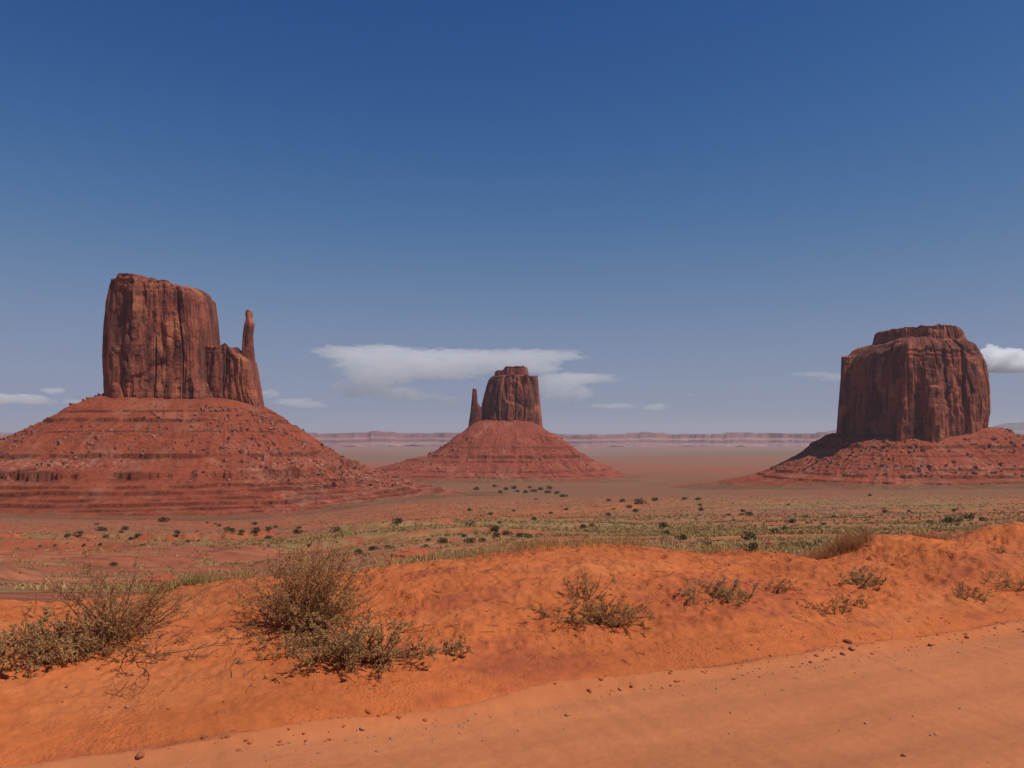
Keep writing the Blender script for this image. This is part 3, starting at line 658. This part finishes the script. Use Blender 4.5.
for i, (px, py, s, n, g, lab) in enumerate([
    (775, 592, .8, 9, M_leaf_brown, 'thin brown shrub on the bank, next right of the straw coloured shrub'),
    (865, 583, .9, 20, M_leaf_tan, 'spreading dry shrub on the bank right below the russet grass clump'),
    (832, 612, .8, 9, M_leaf_brown, 'low dry shrub near the foot of the bank above the three stones'),
    (857, 606, .7, 8, M_leaf_tan, 'small thin shrub just right of the low dry shrub above the stones'),
    (965, 597, .8, 10, M_leaf_tan, 'flat straw coloured shrub on the bank towards the right edge'),
    (1015, 586, .9, 10, M_leaf_brown, 'brown shrub on the bank at the right edge of the photo'),
    (1004, 553, .6, 7, M_leaf_brown, 'small brown shrub high on the bank at the right edge')]):
    o = shrub(30+i, .42, .30, int(n*1.6), leafn=6, leaf=(.018, .004), green=g, wood=M_twig_pale if i % 2 else M_twig, low=.05, bed=(.15, .06)); put(o, px, py, s=s); tag(o, lab, 'shrub')

# upright grass
def grass(seed, pts, h, n, spread, w=.004, lean=.35):
    """blades around many foot points, one mesh"""
    r = np.random.default_rng(seed); P = np.repeat(pts, n, 0); m = len(P)
    P = P + np.stack([r.normal(0, spread, m), r.normal(0, spread, m), np.zeros(m)-.02], 1)
    hh = (np.repeat(h, n) if np.ndim(h) else h)*(.45+.75*r.random(m))
    d = np.stack([r.normal(0, lean, m), r.normal(0, lean, m), np.ones(m)], 1); d2 = d+np.stack([r.normal(0, lean, m), r.normal(0, lean, m), -.2+0*hh], 1)
    sx = r.standard_normal((m, 3)); sx[:, 2] = 0; sx /= np.linalg.norm(sx, axis=1)[:, None]
    ww = (w*(.6+.8*r.random(m)))[:, None] if np.ndim(w) == 0 else (np.repeat(w, n)*(.6+.8*r.random(m)))[:, None]
    a = P; b = P+d*hh[:, None]*.5; c = b+d2*hh[:, None]*.5
    V = np.stack([a-sx*ww, a+sx*ww, b+sx*ww*.8, b-sx*ww*.8, c], 1).reshape(-1, 3)
    k = 5*np.arange(m)[:, None]
    return V, k+np.array([[0, 1, 2, 3]]), k+np.array([[3, 2, 4]])
def world_pts(xs, ys): return np.stack([xs, ys, H(xs, ys)], 1)
for i, (px, py, wd, hgt, n, g, lab) in enumerate([
    (848, 556, .26, .25, 520, M_leaf_red, 'wide russet dry grass clump in the dip of the bank right of centre'),
    (945, 543, .14, .13, 200, M_leaf_red, 'smaller russet grass clump on the crest, right of the wide russet clump'),
    (170, 592, .24, .20, 380, M_leaf_green, 'olive green grass clump on the crest above the brown wiry shrub')]):
    p = at(px, py); r = np.random.default_rng(60+i); k = 46
    pts = world_pts(p[0]+r.normal(0, wd, k), p[1]+.5+r.normal(0, .22, k))
    V, Q, T = grass(70+i, pts, hgt, n//14, .05, .0035)
    o = np_mesh('grass_clump', V-p, Q=Q, T=T, mat=g, smooth=False); o.location = p; tag(o, lab, 'grass clump')
# golden grass along the far side of the crest and scattered dry blades: uncountable
r = np.random.default_rng(5); n = 3600
s_ = r.uniform(-14, 26, n); t_ = TC - .1 + r.gamma(1.4, .8, n); xs = NY*s_+NX*t_; ys = -NX*s_+NY*t_
pxv = 512+F*xs/np.maximum(ys, 1); dn = np.interp(pxv, [-200, 120, 230, 240, 350, 400, 500, 600, 700, 790, 900, 1100], [.02, .06, .25, .5, .3, .55, 1, .9, .55, .06, .15, .12])
keep = (r.random(n) < dn) & (n2(xs/1.2, ys/1.2, 99) > -.35); pts = world_pts(xs[keep], ys[keep])
V, Q, T = grass(6, pts, .21, 10, .07, .003)
tag(np_mesh('dry_grass', V, Q=Q, T=T, mat=M_leaf_tan, smooth=False), 'golden dry grass growing along the far side of the bank', 'grass', kind='stuff')
# low scrub on the valley floor, thousands of little tufts
r = np.random.default_rng(8); n = 62000
R_ = np.exp(r.uniform(math.log(16), math.log(900), n)); a_ = r.uniform(-.66, .66, n); ys = R_; xs = a_*ys
w1 = fbm2(xs/22, ys/12, 5, 64, .6)+.5*fbm2(xs/4, ys/2.5, 4, 66, .7); left = sm(-a_, .05, .35)
keep = r.random(n) < np.clip(.34+2.0*w1-left*(.36+.3*(1-sm(R_, 30, 70))), .06, 1)*np.clip(sm(R_, 14, 26)-.55*left*(1-sm(R_, 28, 50)), 0, 1); xs, ys, R2 = xs[keep], ys[keep], R_[keep]
pts = world_pts(xs, ys); hh = np.clip(.12+.0028*R2, .15, .75)*r.uniform(.5, 1.3, len(xs))
V, Q, T = grass(9, pts, hh, 9, .10, np.clip(.006+.00035*R2, .006, .16), lean=.55)
V[:, :] = V
tag(np_mesh('scrub', V, Q=Q, T=T, mat=M_scrub, smooth=False), 'low olive and straw scrub covering the valley floor', 'scrub', kind='stuff')

# dark round bushes on the valley floor: one object each
def bush_mesh(seed):
    r = np.random.default_rng(seed); n = 420
    k = 7; c = np.stack([r.normal(0, .42, k), r.normal(0, .42, k), r.uniform(.3, .7, k)], 1); rad = r.uniform(.32, .52, k)
    j = r.integers(0, k, n); u = r.standard_normal((n, 3)); u /= np.linalg.norm(u, axis=1)[:, None]
    C = c[j]+u*rad[j][:, None]*r.uniform(.6, 1.05, n)[:, None]; C[:, 2] = np.abs(C[:, 2])
    V, Q = leaf_cards(r, C, u+.6*r.standard_normal((n, 3)), .26, .08)
    me = np_mesh('bush', V, Q=Q, mat=M_bush, smooth=False); return me
protos = [bush_mesh(900+i) for i in range(4)]
blist = [(103,531,9),(125,530,7),(137,538,6),(131,540,5),(107,538,6),(68,537,6),(81,534,6),(164,522,8),(230,532,9),(242,533,6),(256,531,8),(255,525,5),(268,530,7),(268,539,7),(296,534,8),(338,531,6),(372,550,8),(358,554,9),(367,557,7),(390,549,8),(178,534,5),(199,542,4),(113,566,7),
 (399,523,9),(444,543,10),(469,527,8),(471,543,10),(482,542,6),(496,531,8),(497,538,8),(505,535,8),(521,537,8),(529,538,7),(464,537,5),(426,548,6),(428,541,5),(491,515,5),(534,520,5),(477,490,5),(533,492,6),(547,493,6),(506,490,5),(494,487,4),(514,489,5),(540,490,5),(525,493,5),(518,492,4),(556,494,5),(550,489,5),(530,488,4),(500,493,4),
 (564,497,6),(609,501,4),(622,502,6),(638,504,9),(630,508,6),(635,512,6),(608,516,5),(567,510,4),(654,501,6),(698,500,5),(701,511,5),(743,512,5),(750,516,7),(728,516,4),(663,528,9),(666,536,9),(682,540,8),(751,541,13),(739,548,8),(754,549,11),(706,546,8),(591,527,6),(583,528,6),
 (793,523,8),(775,534,8),(785,530,6),(949,523,12),(970,519,9),(984,521,7),(960,522,6),(834,518,5),(885,513,6),(823,525,5),(929,523,5)]
def blabel(px, py, w):
    if px < 310 and py < 560: return 'dark green bush among those dotted over the red flat below the largest butte'
    if px < 410: return 'dark green bush in the loose row just behind the tall tumbleweed'
    if py < 500: return 'tiny dark bush in the dark band of bushes below the small middle butte'
    if px < 570: return 'dark green bush in the cluster beyond the crest near the centre of the photo'
    if px < 660 and py < 520: return 'dark bush in the line across the olive flat below and right of the middle butte'
    if px < 730 and py > 524: return 'dark bush close behind the golden grass on the crest'
    if px < 760 and py > 535: return 'large dark bush right behind the bank, left of the russet grass clump'
    if px < 800 and py > 518: return 'dark bush behind the bank on the way to the russet grass clump'
    if px > 925: return 'dark green bush in the group below the broad butte, behind the right bank'
    return 'small lone dark bush on the olive plain between the middle and the broad butte'
r = np.random.default_rng(12); used = set()
for i in range(46):
    px = r.uniform(20, 1010); py = r.uniform(496, 528) if px > 400 else r.uniform(523, 548)
    blist.append((px, py, r.uniform(2.5, 4.5)))
for i, (px, py, w) in enumerate(blist):
    k = i % 4; p = at(px, py); s = w/F*p[1]/1.7; src = protos[k]
    o = src if k not in used else src.copy()
    if k in used: link(o)
    used.add(k); o.location = (p[0], p[1], p[2]-.05*s); o.rotation_euler[2] = r.uniform(0, 6.28); o.scale = (s, s, s*r.uniform(.75, 1.05))
    L = blabel(px, py, w) if i < len(blist)-46 else 'very small dark bush scattered far apart over the plain'
    tag(o, L, 'bush', L.replace('dark green bush', 'bushes').replace('dark bush', 'bushes')[:60])

# ---------------------------------------------------------------- stones
def stone_mesh(seed, n=1):
    import bmesh
    r = np.random.default_rng(seed)
    bm = bmesh.new(); bmesh.ops.create_icosphere(bm, subdivisions=2, radius=1)
    P = np.array([v.co[:] for v in bm.verts]); T = np.array([[v.index for v in f.verts] for f in bm.faces]); bm.free()
    P = P*(1+.28*n3(P[:, 0]*1.3+seed, P[:, 1]*1.3, P[:, 2]*1.3, seed))[:, None]; P = np.sign(P)*np.abs(P)**.85*np.array([1, .8, .6]); return P, T
for i, (px, py, w, m, lab) in enumerate([
    (848, 643, 9, M_stone_dark, 'dark red stone at the road edge, highest of the three lying together'),
    (852, 650, 7, M_stone, 'pale stone at the road edge, right of the three lying together'),
    (843, 655, 6, M_stone, 'rounded stone at the road edge, lowest of the three lying together'),
    (967, 638, 5, M_stone_dark, 'small dark stone on the road edge near the right side'),
    (930, 646, 5, M_stone_dark, 'small dark stone on the road between the right side and the three stones'),
    (811, 663, 4, M_stone_dark, 'dark stone on the road left of the three stones'),
    (620, 690, 5, M_stone, 'grey stone on the road edge below the central shrub'),
    (589, 691, 5, M_stone_dark, 'dark stone on the road edge below the central shrub'),
    (567, 716, 5, M_stone, 'lone pale stone on the smooth road below the centre'),
    (362, 730, 6, M_stone, 'pale stone in the gravel line below the cushion shrub'),
    (205, 738, 7, M_stone_dark, 'dark red clod on the windrow near the lower left'),
    (140, 757, 11, M_stone_dark, 'flat dark clod at the lower left corner of the road'),
    (127, 708, 5, M_stone, 'pale pebble on the bare sand below the brown wiry shrub'),
    (866, 724, 4, M_stone, 'pale stone in the middle of the road at the lower right'),
    (904, 756, 5, M_stone_dark, 'dark stone on the road at the bottom right')]):
    p = at(px, py); P, T = stone_mesh(700+i); s = w/F*p[1]/2
    o = np_mesh('stone', P*s, T=T, mat=m, smooth=i % 2 == 0); o.location = (p[0], p[1], p[2]+s*.3); o.rotation_euler[2] = i*1.3; tag(o, lab, 'stone')
r = np.random.default_rng(21); n = 2800
s_ = r.uniform(-6, 16, n); t_ = T0 - .15 - np.abs(r.normal(0, .22, n)); fr = r.random(n) < .45; t_ = np.where(fr, r.uniform(1.5, 5.6, n), t_); bk = r.random(n) < .2; t_ = np.where(bk, r.uniform(5.6, 9.2, n), t_)
xs = NY*s_+NX*t_; ys = -NX*s_+NY*t_; base = world_pts(xs, ys); sz = .0035+.011*r.random(n)**3.6
P, T = stone_mesh(5); a = r.random(n)*6.28; ca, sa = np.cos(a)[:, None], np.sin(a)[:, None]
q = P[None]*(1+.2*r.standard_normal((n, 1, 3))); q = np.stack([q[:, :, 0]*ca-q[:, :, 1]*sa, q[:, :, 0]*sa+q[:, :, 1]*ca, q[:, :, 2]], -1)*sz[:, None, None]+base[:, None, :]
tag(np_mesh('gravel', q.reshape(-1, 3), T=(T[None]+len(P)*np.arange(n)[:, None, None]).reshape(-1, 3), mat=M_stone), 'loose gravel sprinkled along the edge of the dirt road', 'gravel', kind='stuff')

# dead twigs and clods lying about on the bank
r = np.random.default_rng(31); paths = []
for i in range(1500):
    s0 = r.uniform(-6, 17); t0 = r.uniform(5.9, 9.4); x0, y0 = NY*s0+NX*t0, -NX*s0+NY*t0
    if n2(np.array([x0/1.6]), np.array([y0/1.1]), 141)[0] < -.15: continue
    L = r.uniform(.03, .16); a = r.uniform(0, 6.28); tt = np.linspace(0, 1, 4)
    xx = x0+np.cos(a+tt*.15)*L*tt; yy = y0+np.sin(a+tt*.15)*L*tt; zz = H(xx, yy)+.006+.012*r.random()
    paths.append((np.stack([xx, yy, zz], 1), np.linspace(.0035, .0015, 4)))
n = 3800; s_ = r.uniform(-7, 19, n); t_ = np.where(r.random(n) < .45, T0+r.normal(.0, .12, n), r.uniform(5.7, 9.6, n)); xs = NY*s_+NX*t_; ys = -NX*s_+NY*t_
keep = n2(xs/1.3, ys/.8, 151)+.25*r.standard_normal(n) > -.05; xs, ys = xs[keep], ys[keep]; n = len(xs); base = world_pts(xs, ys); sz = .004+.016*r.random(n)**2.2
a = r.random(n)*6.28; ca, sa = np.cos(a)[:, None], np.sin(a)[:, None]; P, T = stone_mesh(9)
q = P[None]*(1+.25*r.standard_normal((n, 1, 3))); q = np.stack([q[:, :, 0]*ca-q[:, :, 1]*sa, q[:, :, 0]*sa+q[:, :, 1]*ca, q[:, :, 2]], -1)*sz[:, None, None]+base[:, None, :]
V = q.reshape(-1, 3); tag(np_mesh('soil_clods', V, T=(T[None]+len(P)*np.arange(n)[:, None, None]).reshape(-1, 3), mat=M_soil, col=np.repeat([[.42, .11, .036]], len(V), 0)), 'crumbled clods of red soil lying on the bank', 'clods', kind='stuff')
V, Q = tubes(paths); tag(np_mesh('twig_litter', V, Q=Q, mat=M_twig), 'dead twigs scattered over the sandy bank', 'twig litter', kind='stuff')
def outcrop(px, py, w, h, seed, lab, mt):
    p = at(px, py); s = w/F*p[1]/2; th_ = np.linspace(0, 2*math.pi, 120, endpoint=False); k = np.linspace(0, 1, 46); T, K = np.meshgrid(th_, k)
    rad = np.minimum(1, .35+1.1*K)*np.where(K > .0, 1, 1); u = 1-K; zt = np.interp(u, [0, .1, .45, .5, .8, .85, 1], [-.25, .0, .18, .55, .66, .95, 1])
    R3 = np.sqrt(K)*(1+.25*fbm2(np.cos(T)*1.5, np.sin(T)*1.5, 4, seed)); X, Y = R3*np.cos(T)*s, R3*np.sin(T)*s*.8
    zt = zt*(1+.3*fbm2(X/s*2, Y/s*2, 4, seed+1)); q = .10*fbm2(X/s*7, Y/s*7, 4, seed+2)
    V = np.stack([X, Y, (zt+q)*h/F*p[1]], -1).reshape(-1, 3)
    col = np.repeat(np.array([[.36, .09, .045]]), len(V), 0)
    o = np_mesh('rock_outcrop', V, Q=grid_faces(120, 46, True), mat=mt, col=col); o.location = p; tag(o, lab, 'rock outcrop')
outcrop(412, 557, 60, 8, 1, 'red rock outcrop with dark gaps just behind the crest, right of the tall tumbleweed', M_soil)
outcrop(160, 583, 46, 9, 4, 'smooth pale orange rock hump behind the olive green grass clump', M_soil)
outcrop(770, 548, 26, 6, 7, 'small red rock outcrop beside the large dark bush right behind the bank', M_soil)

# ---------------------------------------------------------------- haze
lo, hi, B = float(gz.min())-80, 300., 31000.
hv = np.array([[x, y, z] for z in (lo, hi) for y in (-B, B) for x in (-B, B)])
hz = np_mesh('haze', hv, Q=[[0, 2, 3, 1], [4, 5, 7, 6], [0, 1, 5, 4], [2, 6, 7, 3], [0, 4, 6, 2], [1, 3, 7, 5]], smooth=False)
m = bpy.data.materials.new('haze_air'); m.use_nodes = True; nt = m.node_tree; nt.nodes.remove(nt.nodes['Principled BSDF'])
pv = nt.nodes.new('ShaderNodeVolumePrincipled'); pv.inputs['Density'].default_value = 2.9e-5; pv.inputs['Color'].default_value = (.87, .89, .96, 1); pv.inputs['Anisotropy'].default_value = .2
nt.links.new(pv.outputs[0], nt.nodes['Material Output'].inputs['Volume']); hz.data.materials.append(m)
tag(hz, 'thin pale blue haze over the desert', 'haze', kind='stuff')
